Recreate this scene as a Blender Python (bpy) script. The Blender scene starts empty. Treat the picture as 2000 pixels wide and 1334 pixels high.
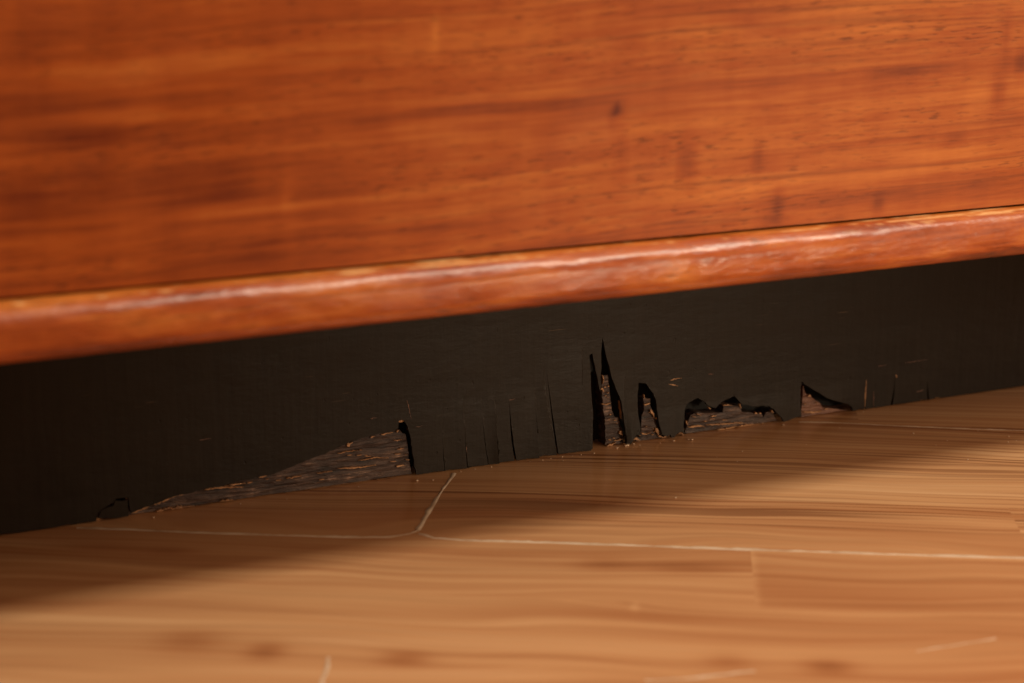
import bpy, bmesh, math, random
from mathutils import Vector, Matrix, noise
from mathutils.geometry import delaunay_2d_cdt
C = bpy.context.scene.collection
R = math.radians
rnd = random.Random(7)

# ------------------------------------------------------------------ camera, light, exposure
sc = bpy.context.scene
CAM = Vector((-0.3625, -0.6153, 0.2200))
PITCH, YAW = R(14.067), R(25.397)
cam = bpy.data.objects.new('camera', bpy.data.cameras.new('camera')); C.objects.link(cam)
cam.location = CAM
cam.rotation_euler = (R(90) - PITCH, 0, -YAW)
cam.data.lens = 63; cam.data.sensor_width = 36
cam.data.clip_start = 0.01; cam.data.clip_end = 100
cam.data.dof.use_dof = True
cam.data.dof.focus_distance = 0.708
cam.data.dof.aperture_fstop = 8.0
cam.data.dof.aperture_blades = 0
sc.camera = cam

w = bpy.data.worlds.new('World'); sc.world = w; w.use_nodes = True
w.node_tree.nodes['Background'].inputs[0].default_value = (1.0, 0.52, 0.27, 1)
w.node_tree.nodes['Background'].inputs[1].default_value = 0.42
sc.view_settings.view_transform = 'Standard'
sc.view_settings.look = 'None'
sc.view_settings.gamma = 1
sc.view_settings.exposure = 0

def area(name, loc, target, sx, sy, power, col):
    l = bpy.data.lights.new(name, 'AREA'); l.shape = 'RECTANGLE'; l.size = sx; l.size_y = sy
    l.energy = power; l.color = col
    o = bpy.data.objects.new(name, l); C.objects.link(o); o.location = loc
    z = (Vector(loc) - Vector(target)).normalized(); x = Vector((1, 0, 0)) - z * z.x; x.normalize()   # long side level
    o.rotation_euler = Matrix((x, z.cross(x), z)).transposed().to_euler()
    return o
area('ceiling_lamp', (0.75, -0.80, 1.75), (0.0, -0.15, 0.05), 1.0, 0.32, 32, (1, 0.88, 0.69))
area('side_fill', (1.45, -0.62, 0.46), (0, -0.03, 0.03), 0.5, 0.36, 15, (1, 0.72, 0.48))  # added side fill, lifts the floor under the overhang; no known lamp

sp = bpy.data.lights.new('plinth_glow_spot', 'SPOT'); sp.energy = 56; sp.color = (1, 0.78, 0.54)  # added spot for a glow on the plinth centre, no real lamp
sp.spot_size = R(13); sp.spot_blend = 1.0; sp.shadow_soft_size = 0.12
so = bpy.data.objects.new('plinth_glow_spot', sp); C.objects.link(so); so.location = (0.55, -1.45, 0.16)
so.rotation_euler = (Vector((-0.035, 0.0, 0.022)) - Vector(so.location)).to_track_quat('-Z', 'Y').to_euler()

# ------------------------------------------------------------------ measuring helper
def ray(px, py):
    a = (px - 1000) / 3500; b = (py - 667) / 3500
    u = -math.sin(PITCH) - b * math.cos(PITCH); f = math.cos(PITCH) - b * math.sin(PITCH)
    return Vector((a * math.cos(YAW) + f * math.sin(YAW), -a * math.sin(YAW) + f * math.cos(YAW), u))
def on(px, py, axis, val):            # where a point seen in the photograph lies on a real surface
    d = ray(px, py); t = (val - CAM[axis]) / d[axis]
    return CAM + d * t
def onfront(px, py, y=0.0):
    p = on(px, py, 1, y); return (p.x, p.z)

# ------------------------------------------------------------------ node helpers
def mat(name):
    m = bpy.data.materials.new(name); m.use_nodes = True
    nt = m.node_tree; b = nt.nodes['Principled BSDF']
    return m, nt, b
class N:
    def __init__(s, nt): s.nt = nt
    def new(s, t, **k):
        n = s.nt.nodes.new(t)
        for a, v in k.items(): setattr(n, a, v)
        return n
    def link(s, a, b): s.nt.links.new(a, b)
    def setin(s, n, i, v):
        if v is None: return
        if isinstance(v, bpy.types.NodeSocket): s.link(v, n.inputs[i])
        else: n.inputs[i].default_value = v
    def math(s, op, a, b=None, c=None, clamp=False):
        n = s.new('ShaderNodeMath', operation=op); n.use_clamp = clamp
        s.setin(n, 0, a); s.setin(n, 1, b); s.setin(n, 2, c); return n.outputs[0]
    def mapping(s, v, loc=(0,0,0), rot=(0,0,0), scale=(1,1,1)):
        n = s.new('ShaderNodeMapping'); s.link(v, n.inputs[0])
        n.inputs[1].default_value = loc; n.inputs[2].default_value = rot; n.inputs[3].default_value = scale
        return n.outputs[0]
    def noise(s, v, scale=1, detail=4, rough=.55, dist=0):
        n = s.new('ShaderNodeTexNoise'); s.link(v, n.inputs['Vector'])
        n.inputs['Scale'].default_value = scale; n.inputs['Detail'].default_value = detail
        n.inputs['Roughness'].default_value = rough; n.inputs['Distortion'].default_value = dist
        return n.outputs['Fac']
    def ramp(s, f, stops, interp='LINEAR'):
        n = s.new('ShaderNodeValToRGB'); s.link(f, n.inputs[0]); r = n.color_ramp; r.interpolation = interp
        while len(r.elements) < len(stops): r.elements.new(0.5)
        for e, (p, c) in zip(r.elements, stops):
            e.position = p; e.color = (*c, 1) if len(c) == 3 else c
        return n.outputs[0]
    def mix(s, f, a, b, mode='MIX'):
        n = s.new('ShaderNodeMix', data_type='RGBA', blend_type=mode)
        s.setin(n, 0, f)
        for i, v in ((6, a), (7, b)):
            if isinstance(v, bpy.types.NodeSocket): s.link(v, n.inputs[i])
            else: n.inputs[i].default_value = (*v, 1)
        return n.outputs[2]
    def mr(s, v, a, b, c=0, d=1):
        n = s.new('ShaderNodeMapRange'); s.link(v, n.inputs[0])
        for i, q in enumerate((a, b, c, d)): n.inputs[i + 1].default_value = q
        return n.outputs[0]
    def bump(s, h, strength, dist, prev=None):
        n = s.new('ShaderNodeBump'); n.inputs['Strength'].default_value = strength
        n.inputs['Distance'].default_value = dist; s.link(h, n.inputs['Height'])
        if prev: s.link(prev, n.inputs['Normal'])
        return n.outputs[0]
    def attr(s, name):
        n = s.new('ShaderNodeAttribute'); n.attribute_name = name; return n.outputs['Fac']
    def coord(s): return s.new('ShaderNodeTexCoord').outputs['Object']

# ------------------------------------------------------------------ materials
def stained_veneer(name, dark, mid, light, rough, zwarp=True, moulding=False):
    m, nt, b = mat(name); n = N(nt); co = n.coord()
    sx = n.new('ShaderNodeSeparateXYZ'); n.link(co, sx.inputs[0]); x, y, z = sx.outputs
    # the grain climbs a little towards the right
    wv = n.noise(n.mapping(co, scale=(3.2, 3.2, 5)), 1, 2, .5)
    up = n.math('MULTIPLY', n.math('MAXIMUM', n.math('ADD', x, .25), 0.0), .036)
    zz = n.math('ADD', n.math('SUBTRACT', z, up), n.math('MULTIPLY', wv, .020))
    cb = n.new('ShaderNodeCombineXYZ'); n.link(x, cb.inputs[0]); n.link(y, cb.inputs[1]); n.link(zz, cb.inputs[2]); g = cb.outputs[0]
    broad = n.noise(n.mapping(g, scale=(2.2, 30, 62), loc=(1.3, 0, .4)), 1, 5, .62, .25)
    med = n.noise(n.mapping(g, scale=(7, 60, 170), loc=(2, 8, 5)), 1, 4, .6, .3)
    fine = n.noise(n.mapping(g, scale=(26, 90, 560), loc=(5, 2, 1)), 1, 5, .65)
    fleck = n.noise(n.mapping(co, scale=(85, 60, 16), loc=(2, 0, 6)), 1, 3, .55)
    blot = n.noise(n.mapping(co, scale=(14, 9, 24), loc=(.3, 5, 3)), 1, 3, .6, .4)
    v = n.math('ADD', n.math('ADD', n.math('MULTIPLY', broad, .72), n.math('MULTIPLY', med, .46)), n.math('MULTIPLY', fine, .50))
    v = n.math('ADD', v, n.math('MULTIPLY', fleck, .19)); v = n.math('ADD', v, n.math('MULTIPLY', blot, .40))
    v = n.math('SUBTRACT', v, .625)
    v = n.math('ADD', v, n.attr('tone'))
    col = n.ramp(v, [(.18, dark), (.50, mid), (.84, light)])
    # thin dark growth lines
    gl = n.noise(n.mapping(g, scale=(1.1, 20, 105), loc=(8, 3, 2)), 1, 2, .4)
    gln = n.mr(n.math('ABSOLUTE', n.math('SUBTRACT', gl, .5)), 0, .016, .42, 0)
    gm = n.mr(n.noise(n.mapping(g, scale=(5, 20, 30), loc=(4, 1, 0)), 1, 2, .5), .42, .6, 0, 1)
    col = n.mix(n.math('MULTIPLY', gln, gm), col, tuple(c * .55 for c in dark))
    # pores
    po = n.noise(n.mapping(g, scale=(150, 300, 1250)), 1, 2, .5)
    pm = n.mr(po, .55, .66, 0, .60)
    zone = n.mr(n.noise(n.mapping(g, scale=(8, 10, 55), loc=(3, 3, 3)), 1, 3, .6), .42, .62, .15, 1)
    pm = n.math('MULTIPLY', pm, zone)
    col = n.mix(pm, col, tuple(c * .35 for c in dark))
    wear = n.attr('wear')
    col = n.mix(wear, col, (.74, .46, .20))
    n.link(col, b.inputs['Base Color'])
    rr = n.math('ADD', n.mr(n.noise(n.mapping(co, scale=(40, 40, 60)), 1, 4, .6), .3, .7, rough - .06, rough + .08), n.math('MULTIPLY', wear, .2))
    n.link(rr, b.inputs['Roughness'])
    b.inputs['Specular IOR Level'].default_value = .45 if moulding else .28
    if moulding:
        b.inputs['Coat Weight'].default_value = .16; b.inputs['Coat Roughness'].default_value = .22
    h = n.math('SUBTRACT', n.math('MULTIPLY', fine, .5), n.math('MULTIPLY', pm, .8))
    bp = n.bump(h, .35, .0003)
    if moulding:
        bp = n.bump(n.noise(n.mapping(co, scale=(30, 50, 60)), 1, 4, .6), .8, .0017, bp)
    n.link(bp, b.inputs['Normal'])
    return m
M_PANEL = stained_veneer('stained_veneer', (.12, .017, .003), (.33, .074, .0105), (.53, .178, .034), .46)
M_MOULD = stained_veneer('stained_moulding', (.14, .020, .003), (.33, .066, .009), (.52, .17, .030), .33, moulding=True)

UA = R(-30.9)
def floor_mat():
    m, nt, b = mat('wood_print_laminate'); n = N(nt); co = n.coord()
    uv = n.mapping(co, rot=(0, 0, -UA))        # x = along the boards, y = across
    sx = n.new('ShaderNodeSeparateXYZ'); n.link(uv, sx.inputs[0]); u, v, _ = sx.outputs
    W = .052
    vs = n.math('DIVIDE', n.math('ADD', v, .126 + 10 * W), W)
    row = n.math('FLOOR', vs)
    h1 = n.new('ShaderNodeTexWhiteNoise', noise_dimensions='1D'); n.link(row, h1.inputs['W'])
    # this strip's block joints; the row below the long joint starts a block at u=.0475
    jo = n.math('ADD', n.math('MULTIPLY', h1.outputs['Value'], .41), 0)
    isr = n.math('COMPARE', row, 9, .3)
    jo = n.math('ADD', n.math('MULTIPLY', jo, n.math('SUBTRACT', 1, isr)), n.math('MULTIPLY', isr, .41 - .031))
    us = n.math('DIVIDE', n.math('ADD', u, n.math('ADD', jo, 4.1)), .41)
    blk = n.math('FLOOR', us)
    cb = n.new('ShaderNodeCombineXYZ'); n.link(row, cb.inputs[0]); n.link(blk, cb.inputs[1])
    h2 = n.new('ShaderNodeTexWhiteNoise', noise_dimensions='2D'); n.link(cb.outputs[0], h2.inputs['Vector'])
    hv = h2.outputs['Value']
    off = n.new('ShaderNodeVectorMath', operation='SCALE'); n.link(h2.outputs['Color'], off.inputs[0]); off.inputs['Scale'].default_value = 3.
    ad = n.new('ShaderNodeVectorMath', operation='ADD'); n.link(uv, ad.inputs[0]); n.link(off.outputs[0], ad.inputs[1]); q = ad.outputs[0]
    # grain
    wob = n.noise(n.mapping(q, scale=(5, 14, 1)), 1, 2, .5)
    sq = n.new('ShaderNodeSeparateXYZ'); n.link(q, sq.inputs[0])
    vv = n.math('ADD', sq.outputs[1], n.math('MULTIPLY', wob, n.math('SUBTRACT', .058, n.math('MULTIPLY', n.attr('lines'), .034))))
    cq = n.new('ShaderNodeCombineXYZ'); n.link(sq.outputs[0], cq.inputs[0]); n.link(vv, cq.inputs[1]); q2 = cq.outputs[0]
    broad = n.noise(n.mapping(q2, scale=(2.2, 50, 1)), 1, 4, .6, .2)
    fine = n.noise(n.mapping(q2, scale=(4, 320, 1)), 1, 4, .62)
    ring = n.noise(n.mapping(q2, scale=(1.5, 26, 1), loc=(2, 7, 0)), 1, 1, .4)
    rg = n.math('FRACT', n.math('MULTIPLY', ring, 11))
    rgl = n.mr(n.math('ABSOLUTE', n.math('SUBTRACT', rg, .5)), 0, .5, 0, 1)
    t = n.math('ADD', n.math('MULTIPLY', broad, .62), n.math('MULTIPLY', fine, .36))
    t = n.math('ADD', t, n.math('MULTIPLY', rgl, .09))
    t = n.math('ADD', t, n.math('MULTIPLY', n.math('SUBTRACT', hv, .5), .12))
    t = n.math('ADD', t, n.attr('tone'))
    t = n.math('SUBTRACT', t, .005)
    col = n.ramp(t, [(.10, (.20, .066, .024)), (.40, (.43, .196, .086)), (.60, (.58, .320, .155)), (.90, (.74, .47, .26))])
    # fine dark lines of the printed grain, in zones
    ln = n.noise(n.mapping(q2, scale=(3.5, 400, 1), loc=(3, 1, 0)), 1, 2, .5)
    zn = n.mr(n.noise(n.mapping(q2, scale=(3, 18, 1), loc=(9, 4, 0)), 1, 2, .5), .35, .6, .1, .75)
    zn = n.math('MULTIPLY', zn, n.attr('lines'))
    col = n.mix(n.math('MULTIPLY', n.mr(ln, .50, .60, 0, 1), zn), col, (.15, .045, .016))
    n.link(col, b.inputs['Base Color'])
    sm = n.noise(n.mapping(co, scale=(22, 22, 1)), 1, 5, .65)
    n.link(n.mr(sm, .3, .7, .13, .25), b.inputs['Roughness'])
    b.inputs['Specular IOR Level'].default_value = .62
    bp = n.bump(n.math('ADD', n.math('MULTIPLY', fine, .5), n.math('MULTIPLY', ln, -.5)), .25, .0002)
    bp = n.bump(n.noise(n.mapping(co, scale=(9, 9, 1)), 1, 2, .5), .2, .0012, bp)
    n.link(bp, b.inputs['Normal'])
    return m
M_FLOOR = floor_mat()

def seam_mat():
    m, nt, b = mat('pale_joint_filler'); n = N(nt); co = n.coord()
    f = n.noise(n.mapping(co, scale=(90, 90, 90)), 1, 4, .6)
    n.link(n.ramp(f, [(.3, (.42, .29, .19)), (.5, (.60, .47, .35)), (.75, (.70, .58, .46))]), b.inputs['Base Color'])
    b.inputs['Roughness'].default_value = .45
    n.link(n.bump(f, .5, .0004), b.inputs['Normal'])
    return m
M_SEAM = seam_mat()

def black_mat():
    m, nt, b = mat('black_plinth_paint'); n = N(nt); co = n.coord()
    f = n.noise(n.mapping(co, scale=(26, 26, 60)), 1, 5, .65)
    vert = n.noise(n.mapping(co, scale=(420, 200, 26)), 1, 3, .6)
    v = n.math('ADD', n.math('MULTIPLY', f, .6), n.math('MULTIPLY', vert, .4))
    col = n.ramp(v, [(.3, (.012, .0088, .0062)), (.7, (.022, .0165, .0118))])
    # pinholes and tiny paint scratches
    pin = n.mr(n.noise(n.mapping(co, scale=(420, 400, 300)), 1, 2, .5), .70, .77, 0, .8)
    pz = n.mr(n.noise(n.mapping(co, scale=(18, 18, 30), loc=(3, 0, 0)), 1, 2, .5), .45, .65, 0, 1)
    col = n.mix(n.math('MULTIPLY', pin, pz), col, (.006, .004, .003))
    scn = n.noise(n.mapping(co, scale=(70, 300, 1500), rot=(0, R(-3), 0)), 1, 1, .4)
    sz = n.mr(n.noise(n.mapping(co, scale=(30, 30, 60), loc=(0, 3, 7)), 1, 2, .5), .60, .68, 0, .35)
    col = n.mix(n.math('MULTIPLY', n.mr(scn, .70, .76, 0, 1), sz), col, (.30, .20, .13))
    n.link(col, b.inputs['Base Color'])
    n.link(n.mr(f, .3, .7, .46, .60), b.inputs['Roughness'])
    b.inputs['Specular IOR Level'].default_value = .14
    bp = n.bump(vert, .3, .0003)
    bp = n.bump(f, .5, .0012, bp)
    n.link(n.bump(pin, .5, -.0003, bp), b.inputs['Normal'])
    return m
M_BLACK = black_mat()

def rough_wood(name, stops, bs=.9):
    m, nt, b = mat(name); n = N(nt); co = n.coord()
    f = n.noise(n.mapping(co, scale=(60, 300, 620), rot=(0, R(-2), 0)), 1, 6, .7)
    g = n.noise(n.mapping(co, scale=(160, 300, 260), loc=(3, 3, 3)), 1, 4, .7)
    v = n.math('ADD', n.math('MULTIPLY', f, .65), n.math('MULTIPLY', g, .35))
    n.link(n.ramp(v, stops), b.inputs['Base Color'])
    b.inputs['Roughness'].default_value = .6
    n.link(n.bump(v, bs, .0012), b.inputs['Normal'])
    return m
M_CORE = rough_wood('exposed_dark_core', [(.38, (.010, .005, .004)), (.47, (.034, .017, .012)), (.56, (.075, .043, .031)), (.63, (.26, .16, .11)), (.72,(.48,.33,.22))])
M_RAW = rough_wood('raw_splintered_wood', [(.36, (.10, .045, .02)), (.5, (.34, .17, .07)), (.72, (.62, .36, .17))], .7)
M_REDC = rough_wood('reddish_core', [(.34, (.05, .02, .013)), (.50, (.15, .065, .04)), (.68, (.26, .13, .08))])
M_HOLE, _nt, _b = mat('cavity_shade_black'); _b.inputs['Base Color'].default_value = (.006, .005, .004, 1); _b.inputs['Roughness'].default_value = .9
M_DARK, _nt, _b = mat('dark_brown_board'); _b.inputs['Base Color'].default_value = (.03, .018, .01, 1); _b.inputs['Roughness'].default_value = .8  # plain dark brown for bottom, back and side boards
def crumb_mat():
    m, nt, b = mat('crumb'); b.inputs['Base Color'].default_value = (.62, .48, .34, 1); b.inputs['Roughness'].default_value = .8; return m
M_CRUMB = crumb_mat()

# ------------------------------------------------------------------ object helpers
def link(name, me, m, parent=None):
    o = bpy.data.objects.new(name, me); C.objects.link(o)
    if m: me.materials.append(m)
    if parent: o.parent = parent
    return o
def grid(fn, nu, nv):
    verts = [fn(i / nu, j / nv) for j in range(nv + 1) for i in range(nu + 1)]
    faces = [(j*(nu+1)+i, j*(nu+1)+i+1, (j+1)*(nu+1)+i+1, (j+1)*(nu+1)+i) for j in range(nv) for i in range(nu)]
    me = bpy.data.meshes.new('grid'); me.from_pydata(verts, [], faces); return me
def set_attr(me, name, vals):
    a = me.attributes.new(name, 'FLOAT', 'POINT'); a.data.foreach_set('value', vals)
def plate(name, pts, y0, y1, m, parent=None, inner=(), disp=None):
    """outline in (x, z) given a thickness from y0 (front) to y1 (back)"""
    n = len(pts)
    vo, eo, fo, *_ = delaunay_2d_cdt([Vector(p) for p in pts] + [Vector(p) for p in inner], [(i, (i + 1) % n) for i in range(n)], [], 2, 1e-7)
    bm = bmesh.new(); F = [bm.verts.new((p.x, y0, p.y)) for p in vo]
    for t in fo:
        try: bm.faces.new([F[i] for i in t])
        except ValueError: pass
    bmesh.ops.delete(bm, geom=[v for v in bm.verts if not v.link_faces], context='VERTS')
    bmesh.ops.triangulate(bm, faces=list(bm.faces))
    r = bmesh.ops.extrude_face_region(bm, geom=list(bm.faces))
    for v in r['geom']:
        if isinstance(v, bmesh.types.BMVert): v.co.y = y1
    if disp:
        for v in bm.verts: v.co.y += disp(v.co.x, v.co.z)
    bmesh.ops.recalc_face_normals(bm, faces=bm.faces)
    me = bpy.data.meshes.new(name); bm.to_mesh(me); bm.free()
    return link(name, me, m, parent)
def box(name, a, b, m, parent=None, bev=0):
    bm = bmesh.new(); bmesh.ops.create_cube(bm, size=1)
    for v in bm.verts: v.co = Vector(((a[i] + b[i]) / 2 + v.co[i] * (b[i] - a[i]) for i in range(3)))
    if bev: bmesh.ops.bevel(bm, geom=list(bm.edges), offset=bev, segments=2, affect='EDGES')
    me = bpy.data.meshes.new(name); bm.to_mesh(me); bm.free()
    return link(name, me, m, parent)
def zero_attrs(o):
    for a in ('tone', 'wear'): set_attr(o.data, a, [0.0] * len(o.data.vertices))

def bumpf(dx, dz, rx, rz, ang=0):        # soft elliptical spot
    c, s = math.cos(ang), math.sin(ang); a = (dx*c + dz*s) / rx; b = (-dx*s + dz*c) / rz
    r = a*a + b*b
    return math.exp(-r * 1.2) if r < 5 else 0.0

# ------------------------------------------------------------------ floor
UX = Vector((math.cos(UA), math.sin(UA), 0)); VX = Vector((-math.sin(UA), math.cos(UA), 0))
def uvp(px, py):
    p = on(px, py, 2, 0); return p.dot(UX), p.dot(VX)
def uv2(u, v, z=0): return UX * u + VX * v + Vector((0, 0, z))
FSP = []
def fs(px, py, rpx, rpy, amt, ang=0):
    u, v = uvp(px, py); u1, _ = uvp(px + rpx, py); _, v1 = uvp(px, py + rpy)
    FSP.append((u, v, abs(u1 - u), abs(v1 - v), amt, ang))
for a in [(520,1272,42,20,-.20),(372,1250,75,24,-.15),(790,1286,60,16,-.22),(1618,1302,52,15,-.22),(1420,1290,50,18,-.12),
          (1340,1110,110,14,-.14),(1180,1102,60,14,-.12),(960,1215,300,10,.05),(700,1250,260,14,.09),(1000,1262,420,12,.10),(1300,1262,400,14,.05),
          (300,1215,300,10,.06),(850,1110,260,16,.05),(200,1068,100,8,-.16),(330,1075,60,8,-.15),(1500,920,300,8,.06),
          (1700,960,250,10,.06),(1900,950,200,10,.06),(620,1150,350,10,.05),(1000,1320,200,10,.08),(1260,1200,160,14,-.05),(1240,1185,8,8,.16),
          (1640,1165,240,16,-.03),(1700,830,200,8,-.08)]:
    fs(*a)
blk_u0, blk_v1 = uvp(1475, 1090); _, blk_v0 = uvp(1475, 1187)
def sstep(a, b, x):
    t = min(1, max(0, (x - a) / (b - a))); return t * t * (3 - 2 * t)
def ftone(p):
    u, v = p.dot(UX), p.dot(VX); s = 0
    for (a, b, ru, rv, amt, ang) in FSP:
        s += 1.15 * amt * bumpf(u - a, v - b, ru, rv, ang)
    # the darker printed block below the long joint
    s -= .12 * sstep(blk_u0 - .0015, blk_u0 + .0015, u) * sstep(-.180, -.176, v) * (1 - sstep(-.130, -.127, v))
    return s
def ffn(a, b): return Vector((-0.42 + a * .80, -0.46 + b * .56, 0))
NU, NV = 400, 280
me = grid(ffn, NU, NV)
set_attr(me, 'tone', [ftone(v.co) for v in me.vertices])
def flines(p):
    u, v = p.dot(UX), p.dot(VX)
    return .25 + .75 * sstep(-.13, -.10, v)
set_attr(me, 'lines', [flines(v.co) for v in me.vertices])
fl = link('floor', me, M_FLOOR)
# the same sheet carried on all round the close patch (its own border ring, still one floor)
bm = bmesh.new(); bm.from_mesh(fl.data)
x0, x1, y0, y1 = -.42, .38, -.46, .10
def quad(a, b, c, d): bm.faces.new([bm.verts.new((*q, 0)) for q in (a, b, c, d)])
X0, X1, Y0, Y1 = -3.5, 3.5, -4, 1.2
quad((X0, Y0), (X1, Y0), (X1, y0), (X0, y0)); quad((X0, y1), (X1, y1), (X1, Y1), (X0, Y1))
quad((X0, y0), (x0, y0), (x0, y1), (X0, y1)); quad((x1, y0), (X1, y0), (X1, y1), (x1, y1))
bm.to_mesh(fl.data); bm.free()
fl['kind'] = 'structure'

# pale filler squeezed out of the joints between boards
def seam(name, pts, width, parent=fl, h=.00022, breaks=0.0, seed=1):
    r = random.Random(seed)
    P = []
    for (a, b) in zip(pts[:-1], pts[1:]):
        L = (b - a).length; k = max(2, int(L / .0022))
        for i in range(k): P.append(a.lerp(b, i / k))
    P.append(pts[-1])
    bm = bmesh.new(); rows = []
    for i, p in enumerate(P):
        t = (P[min(i+1, len(P)-1)] - P[max(i-1, 0)]).normalized(); nn = Vector((-t.y, t.x, 0))
        nz = noise.noise(Vector((p.x * 90, p.y * 90, seed * 7.3))); nz2 = noise.noise(Vector((p.x * 330, p.y * 330, seed * 3.1)))
        wdt = 1.35 * width * (.62 + .42 * nz + .25 * nz2)
        if breaks and noise.noise(Vector((p.x * 40, p.y * 40, seed + 9.))) > .45: wdt *= 1 - breaks
        wdt = max(wdt, width * .12)
        pc = p + nn * nz2 * width * .22
        hh = h * (.7 + .5 * nz2)
        rows.append([bm.verts.new(pc + nn * (wdt * q) + Vector((0, 0, hh * zz - .00004))) for q, zz in ((-.5, 0), (-.28, .9), (0, 1.1), (.28, .9), (.5, 0))])
    for A, B in zip(rows[:-1], rows[1:]):
        for k in range(4): bm.faces.new((A[k], A[k+1], B[k+1], B[k]))
    bmesh.ops.recalc_face_normals(bm, faces=bm.faces)
    me = bpy.data.meshes.new(name); bm.to_mesh(me); bm.free()
    for f in me.polygons: f.use_smooth = True
    return link(name, me, M_SEAM, parent)
fp = lambda L: [on(x, y, 2, 0) for x, y in L]
jR = fp([(818,1042),(850,1051),(900,1055),(980,1057),(1150,1062),(1400,1071),(1700,1081),(2000,1090)])
jR.append(jR[-1] + UX * .5)
seam('joint', jR, .0023, seed=2)
jL = fp([(150,1031),(250,1034),(380,1040),(560,1046),(680,1049),(760,1049),(800,1042),(816,1036)])
seam('joint', jL, .0018, breaks=.75, seed=5)
seam('joint', fp([(816,1036),(832,1008),(856,968),(885,928),(887,924)]), .0019, seed=8)
seam('joint', fp([(1560,824),(1640,826),(1760,832),(1900,838),(2000,841)]) + [on(2000,841,2,0) + UX*.35], .0011, seed=12, breaks=.3)
seam('joint', fp([(642,1284),(637,1310),(626,1345)]), .0016, seed=14, h=.0002)
# faint pale scuffs on the near boards
def scuff(pts, width, seed):
    return seam('scuff', fp(pts), width, seed=seed, h=.0001)
scuff([(1790,1272),(1850,1262),(1945,1247)], .0016, 21)
scuff([(1260,1330),(1360,1324),(1475,1310)], .0018, 22)

# ------------------------------------------------------------------ sideboard
root = bpy.data.objects.new('sideboard', None); C.objects.link(root)
root['label'] = 'reddish brown stained wooden sideboard with rounded lower edge and chipped black plinth'
root['category'] = 'sideboard'
E_ = -.100
ZT = .1069          # joint between front panel and moulding
# front panel
PSP = []
def ps(px, py, rpx, rpy, amt, ang=0):
    x, z = onfront(px, py, E_); xa, _ = onfront(px + rpx, py, E_); _, zb = onfront(px, py + rpy, E_)
    PSP.append((x, z, abs(xa - x), abs(zb - z), amt, ang))
for a in [(1050,207,170,12,-.26),(880,215,120,9,-.10),(700,232,220,11,-.17),(1205,214,11,11,-.45),(1196,236,7,20,-.12),(450,262,260,14,-.15),(160,285,220,16,-.07),
          (1330,318,10,34,-.15),(1345,318,16,44,-.20),(1480,310,12,32,-.20),(1215,300,14,60,-.10),(1300,300,8,40,-.10),(1270,316,34,30,-.10),
          (1520,395,14,34,-.20),(1510,430,25,14,-.15),(1715,400,12,20,-.22),(1950,180,16,34,-.26),(1995,120,14,26,-.2),(1965,70,10,60,-.12),
          (1240,80,34,14,-.13),(1460,42,30,12,-.14),(1420,10,200,10,-.05),(1600,130,300,16,.06),(1870,270,24,12,-.18),(1760,140,60,8,-.14),(1800,132,80,9,-.12),
          (850,60,7,34,.17),(845,95,10,14,.08),(640,375,85,50,-.10),(440,365,90,36,-.11),(560,385,14,40,.10),(330,320,40,30,-.04),
          (500,80,180,40,-.07),(250,60,200,40,-.05),(350,178,330,9,.12),(180,235,260,15,.15),(500,212,300,14,.12),(600,405,200,7,.13),
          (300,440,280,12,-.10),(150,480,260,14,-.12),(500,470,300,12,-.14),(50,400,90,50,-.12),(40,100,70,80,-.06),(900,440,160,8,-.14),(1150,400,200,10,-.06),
          (1500,200,350,20,.06),(1900,320,120,14,.12),(1850,300,150,10,.10),(1400,355,150,10,.06),(1000,30,240,24,.08),(1050,180,200,14,.10),(850,250,200,14,.08),
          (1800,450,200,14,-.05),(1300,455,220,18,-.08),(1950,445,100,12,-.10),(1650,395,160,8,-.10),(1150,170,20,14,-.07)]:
    ps(*a)
PX0, PX1, PZ1 = -.62, .62, .50
def pfn(a, b): return Vector((PX0 + a * (PX1 - PX0), E_, ZT + .0004 + b * (PZ1 - ZT)))
me = grid(pfn, 620, 200)
def ptone(p):
    s = 0
    for (a, b, rx, rz, amt, ang) in PSP:
        if abs(p.x - a) < rx * 2.2 and abs(p.z - b) < rz * 2.2: s += amt * bumpf(p.x - a, p.z - b, rx, rz, ang)
    s += .12 * sstep(-.30, .0, p.x) - .065  # lighter to the right: light falloff painted into the panel tone
    return s
set_attr(me, 'tone', [ptone(v.co) for v in me.vertices]); set_attr(me, 'wear', [0.0] * len(me.vertices))
# thickness
bm = bmesh.new(); bm.from_mesh(me)
r = bmesh.ops.extrude_face_region(bm, geom=list(bm.faces))
for v in r['geom']:
    if isinstance(v, bmesh.types.BMVert): v.co.y += .018
bmesh.ops.recalc_face_normals(bm, faces=bm.faces)
bm.to_mesh(me); bm.free()
link('front_panel', me, M_PANEL, root)

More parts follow.
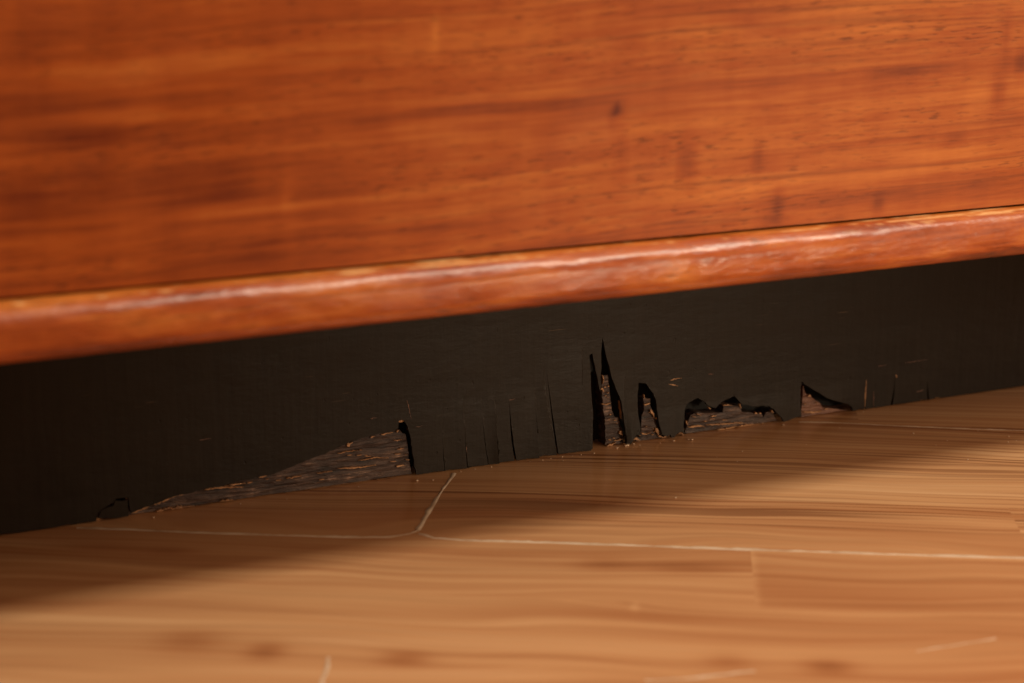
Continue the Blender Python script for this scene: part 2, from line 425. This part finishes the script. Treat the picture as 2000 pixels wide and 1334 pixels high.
# rounded moulding along the lower edge: profile (y, z), swept along x
ZB = .0893
prof = []
YF = E_ - .0095
prof.append((E_ + .016, ZT - .0004)); prof.append((E_ - .0002, ZT - .0004))
cy_, cz_, ry_, rz_ = E_ - .0022, ZT - .0080, .0073, .0076
for i in range(13):
    t = R(90 - i * 90 / 12); prof.append((cy_ - ry_ * math.cos(t), cz_ + rz_ * math.sin(t)))
cy2, cz2, r2y, r2z = E_ - .0042, ZB + .0052, .0053, .0052
for i in range(9):
    t = R(-i * 90 / 8); prof.append((cy2 - r2y * math.cos(t), cz2 + r2z * math.sin(t)))
prof.append((E_ + .016, ZB))
NX = 900
verts = []; tone = []; wear = []
def mx(i): return PX0 - .002 + i / NX * (PX1 - PX0 + .004)
seg = len(prof)
for i in range(NX + 1):
    x = mx(i)
    for k, (y, z) in enumerate(prof):
        w0 = noise.noise(Vector((x * 30, k * .35, 1.0))); w1 = noise.noise(Vector((x * 160, k * .5, 4.0)))
        amp = 1 if 1 < k < seg - 1 else 0
        dy = amp * (.00018 * w0 + .00012 * w1); dz = amp * (.00010 * w1)
        dent = max(0, noise.noise(Vector((x * 75, 3.3, 8.0))) - .42) * .0010 * amp * math.exp(-((k - 7) / 3) ** 2)
        verts.append((x, y + dy + dent, z + dz - dent))
        wr = 0
        if 1 <= k <= 7:                       # rubbed and chipped along the upper arris
            q = noise.noise(Vector((x * 60, k * .9, 2.0))) + .6 * noise.noise(Vector((x * 260, k * 1.4, 5.0)))
            zonew = .75 * math.exp(-((x + .150) / .035) ** 2) + 1.0 * math.exp(-((x - .060) / .04) ** 2) + .12
            if k <= 5: wr = max(0, min(1, (q - .50 + zonew * .62) * 3)) * .75
            else: wr = max(0, min(1, (q - .85 + zonew * .35) * 3)) * .5
        q2 = noise.noise(Vector((x * 45, 7.7, k * .4)))
        wr = max(wr, max(0, q2 - .45) * 1.0 * math.exp(-((k - 7) / 2.) ** 2))
        wear.append(wr)
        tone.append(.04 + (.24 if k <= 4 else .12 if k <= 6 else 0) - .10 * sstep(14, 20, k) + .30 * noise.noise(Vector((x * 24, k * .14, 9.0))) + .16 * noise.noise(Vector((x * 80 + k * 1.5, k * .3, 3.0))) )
faces = [(i*seg+k, i*seg+(k+1) % seg, (i+1)*seg+(k+1) % seg, (i+1)*seg+k) for i in range(NX) for k in range(seg)]
faces.append(tuple(range(seg))); faces.append(tuple(NX*seg + k for k in reversed(range(seg))))
me = bpy.data.meshes.new('moulding'); me.from_pydata(verts, [], faces); me.update()
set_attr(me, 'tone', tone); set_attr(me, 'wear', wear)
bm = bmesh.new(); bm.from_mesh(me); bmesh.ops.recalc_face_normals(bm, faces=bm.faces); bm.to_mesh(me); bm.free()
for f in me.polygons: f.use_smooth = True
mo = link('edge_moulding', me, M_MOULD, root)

# the rest of the carcass
for nm, a, b in (('side_panel', (PX0 - .018, E_ + .001, ZB + .001), (PX0 - .0025, .34, PZ1 + .02)), ('side_panel', (PX1 + .0025, E_ + .001, ZB + .001), (PX1 + .018, .34, PZ1 + .02)),
                 ('top_board', (PX0 - .03, E_ - .01, PZ1 + .021), (PX1 + .03, .35, PZ1 + .043))):
    zero_attrs(box(nm, a, b, M_PANEL, root, .0012))
box('bottom_board', (PX0, E_ + .0175, ZB + .0015), (PX1, .338, ZB + .0165), M_DARK, root)
box('back_panel', (PX0, .339, ZB), (PX1, .345, PZ1 + .02), M_DARK, root)

# ------------------------------------------------------------------ plinth: thin black facing with broken lower edge
def jag(pts, step=4.0, amp=1.0, seed=1):
    """pixel polyline -> denser, slightly torn polyline"""
    r = random.Random(seed); out = []
    for (a, b) in zip(pts[:-1], pts[1:]):
        L = math.hypot(b[0]-a[0], b[1]-a[1]); k = max(1, int(L / step)); out.append(a)
        for i in range(1, k):
            t = i / k; out.append((a[0]+(b[0]-a[0])*t + r.uniform(-amp, amp), a[1]+(b[1]-a[1])*t + r.uniform(-amp, amp)))
    out.append(pts[-1]); return out
def fy(px): return 1048 - .1465 * px          # where the facing meets the floor, in the photograph
def crack(xt, yt, xb, w, bend=0):
    yb = fy(xb) ; m = ((xt+xb)/2 + bend, (yt+yb)/2)
    q = ((xt*.3+xb*.7) + bend*.8, yt*.3+yb*.7)
    return [(xb - w/2, yb), (q[0]-w*.42, q[1]), (m[0]-w*.3, m[1]), (xt, yt), (m[0]+w*.22, m[1]), (q[0]+w*.34, q[1]), (xb + w/2, yb)]
notches = []
notches.append(jag([(188,fy(188)),(190,1006),(197,998),(206,990),(222,982),(226,974),(250,972),(253,990),(256,1002),(300,985),(340,970),(400,955),(440,948),(480,937),(530,927),(580,907),(640,884),(690,861),(740,847),(770,842),(778,836),(779,822),(788,820),(797,834),(801,850),(805,880),(809,905),(814,fy(814))], 6, 1.1, 3))
for a in [(864,845,868,1.6,-1),(906,826,911,1.6,-1),(941,812,953,2.6,-1),(967,830,973,1.2,0),(994,782,1006,5.0,-2),(1044,786,1051,1.3,0),(1067,722,1088,4.2,0),(1137,752,1152,1.8,0)]:
    notches.append(crack(*a))
notches.append(jag([(1157,fy(1157)),(1157,850),(1158,815),(1155,770),(1153,720),(1151,694),(1157,690),(1162,715),(1168,745),(1172,765)], 9, .5, 5)
    + jag([(1172,765),(1174,755),(1173,738),(1175,715),(1174,690),(1177,660),(1181,680),(1185,700),(1190,715),(1195,738),(1203,760),(1212,782),(1216,815),(1219,845),(1222,fy(1222))], 8, .5, 6)[1:])
notches.append(jag([(1232,fy(1232)),(1238,856),(1242,848),(1249,850),(1250,835),(1246,800),(1245,770),(1247,748),(1262,749),(1268,758),(1276,768),(1281,780),(1284,805),(1287,828),(1292,848),(1300,852),(1309,848),(1310,fy(1310))], 6, .8, 7))
notches.append(jag([(1316,fy(1316)),(1317,851),(1322,846),(1330,842),(1335,846),(1334,825),(1337,802),(1341,790),(1352,783),(1364,777),(1374,783),(1386,793),(1398,797),(1404,790),(1412,783),(1424,778),(1434,773),(1441,781),(1449,790),(1462,791),(1475,794),(1490,792),(1502,793),(1511,799),(1518,808),(1525,815),(1528,fy(1528))], 5, 1.0, 8))
notches.append(jag([(1536,fy(1536)),(1545,817),(1556,813),(1563,812),(1562,790),(1563,765),(1566,745),(1572,751),(1582,757),(1592,763),(1612,776),(1636,784),(1655,789),(1664,795),(1665,fy(1665))], 6, .8, 9))
for a in [(1692,745,1690,1.3,0),(1707,764,1706,1.2,0),(1748,734,1741,4.0,2),(1811,742,1813,3.6,0)]:
    notches.append(crack(*a))
notches.append(jag([(1820,fy(1820)),(1828,776),(1838,777),(1850,fy(1850))], 4, .8, 10))
outline = [(-.66, .0004)]
for nt_ in notches:
    q = [onfront(a, b, 0) for a, b in nt_]
    outline += [(x, max(z, .0004)) for x, z in q]
# raggedness of the untouched bottom edge between the notches
dense = [outline[0]]
for a, b in zip(outline[:-1], outline[1:]):
    if a[1] < .0006 and b[1] < .0006 and (b[0] - a[0]) > .006:
        k = int(min(120, (b[0] - a[0]) / .0022))
        for i in range(1, k): dense.append((a[0] + (b[0]-a[0]) * i / k, .0004 + max(0, rnd.gauss(0, .00025))))
    dense.append(b)
ok = [dense[0]]
for p in dense[1:]:
    if math.hypot(p[0]-ok[-1][0], p[1]-ok[-1][1]) > 2e-5: ok.append(p)
ok += [(.66, .0004), (.66, ZB + .0012), (-.66, ZB + .0012)]
slats = [(805,812),(862,868),(904,912),(939,952),(966,973),(992,1006),(1043,1051),(1062,1088),(1135,1152),(1168,1183),(1218,1222)]
slats = [(onfront(a, 790, 0)[0], onfront(b, fy(b), 0)[0]) for a, b in slats]; ZS = .030
lift = [.0008, .0018, .0012, .0020, .0010, .0022, .0012, .0024, .0012, .0024]
def curl(x, z):
    t = z / ZS
    if t > 1.6: return 0
    X = [b + (a - b) * min(t, 1.0) for a, b in slats]
    if x >= X[-1]:
        return -max(0, 1 - z / .014) * (.0006 + .0013 * abs(noise.noise(Vector((x * 130, 2.2, z * 15))))) * sstep(X[-1], X[-1] + .004, x) * (1 - sstep(.08, .10, x))
    if x <= X[0]: return 0
    for i in range(len(X) - 1):
        if X[i] <= x < X[i+1]:
            f = (x - X[i]) / (X[i+1] - X[i]); fade = max(0, 1 - t / (1.0 if i not in (6, 7) else 1.5))
            return -.8 * lift[i] * fade * (.15 + .85 * f ** 1.5) * (1 - .0 * f)
    return 0
xs0, xs1 = slats[0][1], slats[-1][0]
inner = [(xs0 + (xs1 - xs0) * (i + .01 * (j % 3)) / 150, .0009 + j * .0016) for i in range(1, 330) for j in range(28)]
plinth = plate('plinth', ok, 0, .0013, M_BLACK, root, inner, curl)
plinth['label'] = 'matt black plinth with cracked and broken lower edge'
box('cavity_shade_board', (-.655, .009, .001), (.655, .018, ZB), M_HOLE, plinth)  # blackened board, its colour stands in for shade in the hollow
box('side_board', (-.66, .0185, .001), (-.645, .32, ZB), M_DARK, plinth)
box('side_board', (.645, .0185, .001), (.66, .32, ZB), M_DARK, plinth)

# torn core wood showing in the chips
def core(pts, m=M_CORE, y0=.0016, y1=.0085, seed=1, step=5, amp=1.4):
    P = jag(pts + [pts[0]], step, amp, seed)[:-1]
    y0 += .0004
    q = [onfront(a, b, y0) for a, b in P]
    q = [(x, max(z, .0003)) for x, z in q]
    xa, xb = min(a for a, b in q), max(a for a, b in q); zb = max(b for a, b in q)
    inn = [(xa + .0011 * i, .0006 + .00055 * j) for i in range(int((xb - xa) / .0011) + 1) for j in range(int(zb / .00055) + 1)]
    def relief(x, z):
        v = noise.noise(Vector((x * 90, z * 900, seed))) + .6 * noise.noise(Vector((x * 260, z * 1700, seed + 5)))
        st = math.floor(z * 420 + 1.3 * noise.noise(Vector((x * 60, 3., seed)))) * 1.7       # torn fibre steps
        return .00035 * v + .0005 * noise.noise(Vector((x * 35, st, seed + 2.)))
    return plate('exposed_core', q, y0, y1, m, plinth, inn, relief)
core([(186,1030),(192,995),(205,985),(250,990),(262,998),(300,980),(340,966),(400,950),(480,930),(530,920),(580,900),(640,878),(690,855),(740,842),(776,838),(792,848),(796,870),(798,895),(803,915),(807,945)], seed=31)
core([(1184,885),(1182,850),(1181,816),(1177,790),(1176,765),(1174,733),(1187,732),(1189,755),(1192,775),(1194,800),(1200,814),(1208,815),(1212,830),(1216,845),(1219,880)], seed=32, step=4, amp=.8)
core([(1240,870),(1243,852),(1251,856),(1252,835),(1254,812),(1258,800),(1257,778),(1270,779),(1271,795),(1277,806),(1281,822),(1284,840),(1290,851),(1304,855),(1310,862)], seed=33, step=4, amp=.8)
core([(1337,868),(1340,838),(1344,824),(1349,811),(1358,806),(1382,807),(1412,806),(1413,793),(1426,791),(1445,793),(1449,805),(1468,806),(1478,809),(1487,807),(1491,815),(1496,806),(1509,803),(1513,815),(1526,835)], seed=34, step=5, amp=.8)
core([(1564,825),(1566,790),(1569,753),(1573,768),(1583,774),(1592,781),(1602,787),(1606,796),(1635,799),(1662,802),(1662,812)], M_REDC, seed=35, step=5, amp=.6)

# raw wood splinters and torn edges
def splinter(pts, w, y=.0008, m=M_RAW, name='splinter', th=.0011, zmin=.0002):
    """pixel polyline with a width in pixels -> tapering sliver"""
    P = jag(pts, 3, .7, int(pts[0][0])); n = len(P); up = []; dn = []
    for i, (x, yy) in enumerate(P):
        a = P[max(0, i-1)]; b = P[min(n-1, i+1)]; d = math.hypot(b[0]-a[0], b[1]-a[1]) or 1
        nx, ny = -(b[1]-a[1]) / d, (b[0]-a[0]) / d
        t = (i + .5) / n; env = min(1, t * 5, (1 - t) * 2.2)
        w1 = w * .5 * max(.12, env * rnd.uniform(.1, 1.5)); w2 = w * .5 * max(.12, env * rnd.uniform(.1, 1.2))
        up.append((x + nx*w1, yy + ny*w1)); dn.append((x - nx*w2, yy - ny*w2))
    q = [onfront(a, b, y) for a, b in up + dn[::-1]]
    q = [(a, max(b, zmin + rnd.uniform(0, .00004))) for a, b in q]
    return plate(name, q, y, y + th, m, plinth)
for pts, w_ in [([(257,1003),(275,995),(300,986)],4),([(298,987),(322,977),(345,969)],4),([(345,968),(358,964),(368,960)],3.5),([(400,957),(412,954),(424,953)],3.5),([(420,954),(445,952),(476,951)],5),
                ([(438,950),(460,946),(480,944)],2.5),([(506,933),(518,929),(528,926)],4.5),([(678,871),(684,867),(689,864)],6),([(306,999),(330,993),(352,993)],5),([(335,992),(360,990),(380,989)],4.5),
                ([(378,990),(400,989),(420,988)],3),([(430,980),(445,977),(462,978)],3),([(500,974),(512,971),(522,970)],2.5),([(606,960),(640,955),(668,949)],2.5),([(670,949),(700,945),(724,940)],3),([(735,938),(755,936),(775,934)],2.5),
                ([(778,823),(784,822),(790,822)],5),([(798,836),(802,842),(804,850)],6),([(775,844),(778,840)],3),([(188,1020),(190,1014),(200,1014)],5),([(190,1006),(196,996)],2.5),([(246,975),(252,976)],5),
                ([(745,849),(760,846),(768,845)],3),([(724,854),(733,852)],4),([(770,860),(785,859)],2.5),([(660,886),(685,881),(700,880)],2),([(700,900),(735,894),(760,895)],2),([(776,878),(790,876)],2.5),([(660,915),(700,913),(735,909)],3),
                ([(775,911),(790,909)],4),([(620,925),(650,921)],2),([(560,935),(590,930)],2)]:
    splinter(pts, w_, y=.0009 if pts[0][1] < 10000 else 0)
for pts, w_ in [([(1165,720),(1168,735),(1171,748),(1174,762)],2.2),([(1176,758),(1180,765)],5),([(1176,790),(1184,790),(1193,788)],4),([(1210,783),(1212,800),(1214,818)],2.6),([(1152,842),(1155,850),(1154,866),(1158,881)],3.5),
                ([(1144,775),(1146,790),(1148,806)],2.6),([(1211,842),(1217,850)],6),([(1200,861),(1210,859),(1217,858)],4),([(1186,872),(1195,868),(1203,864)],6),([(1176,733),(1180,742),(1178,750)],2.2),([(1216,868),(1224,866),(1228,872)],2.5),
                ([(1248,828),(1250,840),(1250,852)],3.5),([(1236,860),(1244,856),(1250,861)],5),([(1258,791),(1264,789),(1270,787)],3),([(1259,778),(1258,770)],1.2),([(1270,800),(1276,808),(1278,816)],3.5),([(1282,836),(1286,844),(1286,850)],5),([(1253,846),(1262,848),(1272,845)],2.5),
                ([(1286,852),(1296,855),(1306,851)],5),([(1268,866),(1290,862),(1310,858)],4),([(1304,850),(1309,846)],4),([(1330,844),(1334,850),(1338,853)],4),([(1325,848),(1332,840),(1336,838)],2.4),
                ([(1341,822),(1343,830)],3),([(1412,792),(1422,791),(1432,793)],1.8),([(1445,789),(1448,797)],2.4),([(1384,795),(1388,799)],3),([(1475,807),(1479,808)],4),([(1484,807),(1487,808)],4),([(1508,801),(1511,807)],4),
                ([(1402,840),(1420,838),(1440,833)],4),([(1440,834),(1462,831),(1484,828)],5),([(1480,831),(1496,828),(1508,825)],5),([(1345,834),(1370,832),(1378,835)],4),([(1380,830),(1420,828),(1450,825)],3),
                ([(1360,853),(1366,852)],3),([(1362,808),(1370,812)],3),([(1390,814),(1400,812)],3),([(1580,772),(1584,774)],4),([(1682,803),(1686,803)],4),([(1563,758),(1562,780)],1.4),([(1566,805),(1590,805),(1605,803)],3.5),
                ([(1825,776),(1832,776),(1838,777)],5)]:
    splinter(pts, w_)
r5 = random.Random(99)
for (xa, xb, ya, yb, k, wx) in [(640,795,868,925,9,9),(430,640,935,955,5,9),(1186,1216,800,868,7,5),(1178,1188,742,790,5,3),(1256,1284,800,850,6,5),(1350,1500,812,836,8,9),(1570,1620,785,800,3,7)]:
    for _ in range(k):
        x = r5.uniform(xa, xb); yy = r5.uniform(ya, yb)
        if xa == 640: yy = max(yy, 868 + (795 - x) * .12)
        l = wx * r5.uniform(.4, 1.3); splinter([(x, yy), (x + l * .5, yy - l * .06), (x + l, yy - l * .12 + r5.uniform(-.8, .8))], r5.uniform(1.0, 2.4), y=.0010)
# hairline scratches and rubbed crack edges on the black paint
for pts, w_ in [([(1310,743),(1320,740),(1332,738)],2),([(1306,750),(1318,752),(1324,754)],2),([(1384,731),(1394,731)],1.6),([(994,781),(1002,780),(1006,779)],1.8),([(795,782),(800,800),(803,818)],1.6),
                ([(868,868),(869,885),(871,905)],1.2),([(910,862),(912,885),(913,905)],1.3),([(945,830),(949,860),(953,890)],1.2),([(969,820),(971,840)],1.3),([(899,905),(900,917)],1.4),([(1692,742),(1691,765),(1689,798)],2.0),
                ([(1707,765),(1706,796)],1.8),([(1716,716),(1733,712)],1.6),([(1768,709),(1790,705),(1812,703)],1.4),([(1790,765),(1805,762)],1.6),([(390,860),(400,858),(412,856)],1.6),([(724,818),(736,816)],1.3),
                ([(812,834),(820,833),(825,831)],1.2),([(1136,815),(1146,815)],1.2),([(1132,832),(1140,831),(1148,829)],1.3),([(1213,753),(1214,754)],2),([(1640,768),(1650,767)],1.2),([(1088,838),(1092,837)],1),
                ([(1750,732),(1752,738)],3),([(1051,880),(1052,890)],1.2),([(1007,880),(1008,890)],1.4)]:
    splinter(pts, w_, y=-.00012, name='scratch', th=.0003, m=M_REDC if w_ < 1.9 else M_RAW)
# a loose scrap of the black facing still hanging at the left end
scrap = [(192,1012),(196,1000),(206,992),(222,988),(225,978),(238,979),(249,976),(250,990),(251,1008),(230,1012)]
lb = plate('loose_scrap', [onfront(a, b, -.0004) for a, b in scrap], -.0004, .0008, M_BLACK, plinth)

# ------------------------------------------------------------------ crumbs of wood on the floor
def crumb_mesh(s, seed):
    bm = bmesh.new(); bmesh.ops.create_icosphere(bm, subdivisions=1, radius=s)
    r = random.Random(seed)
    for v in bm.verts: v.co = Vector((v.co.x * r.uniform(.7, 1.5), v.co.y * r.uniform(.6, 1.1), (v.co.z + s) * .6 * r.uniform(.8, 1.1)))
    zmin = min(v.co.z for v in bm.verts)
    for v in bm.verts: v.co.z -= zmin
    me = bpy.data.meshes.new('crumb'); bm.to_mesh(me); bm.free(); me.materials.append(M_CRUMB); return me
cms = [crumb_mesh(.00032, i) for i in range(4)]
spots = [(1320,973,1.3),(1784,847,1.2),(1970,853,1.1),(1969,864,1.0),(1450,882,.9),(1910,842,.8),(1640,836,.7),(1890,898,.8),(1575,869,.7),(1440,902,.7),(1828,870,.7),(1850,861,.6),(1985,861,.7),(1100,900,.6),(1400,893,.6),(1222,872,1.5),(846,938,.9),(1686,805,1.3),(900,921,.8),(928,917,.6),(960,912,.7),(1035,902,.6),(1060,899,.9),(1076,896,.6),(1098,893,1.0),(1118,891,.7),(1135,888,.8),(1250,870,.8),(1290,866,.7),(1345,859,1.0),(700,951,.7),(470,985,.8),(560,975,.6),(1226,871,2.2),(1238,868,1.6),(1352,860,1.7),(1205,876,1.8),(1316,862,1.5),(300,1012,1.5),(815,940,1.6),(1530,831,1.5),(1160,886,1.4)]
for i, (a, b, s) in enumerate(spots):
    o = bpy.data.objects.new('crumb', cms[i % 4]); C.objects.link(o)
    o.location = on(a, b, 2, 0) + Vector((0, 0, .00001)); o.scale = (s, s, s); o.rotation_euler.z = i * 1.7
    o['label'] = 'tiny pale crumb of wood dust lying on the wood-print floor near the black plinth'; o['category'] = 'crumb'; o['group'] = 'crumbs on the floor'
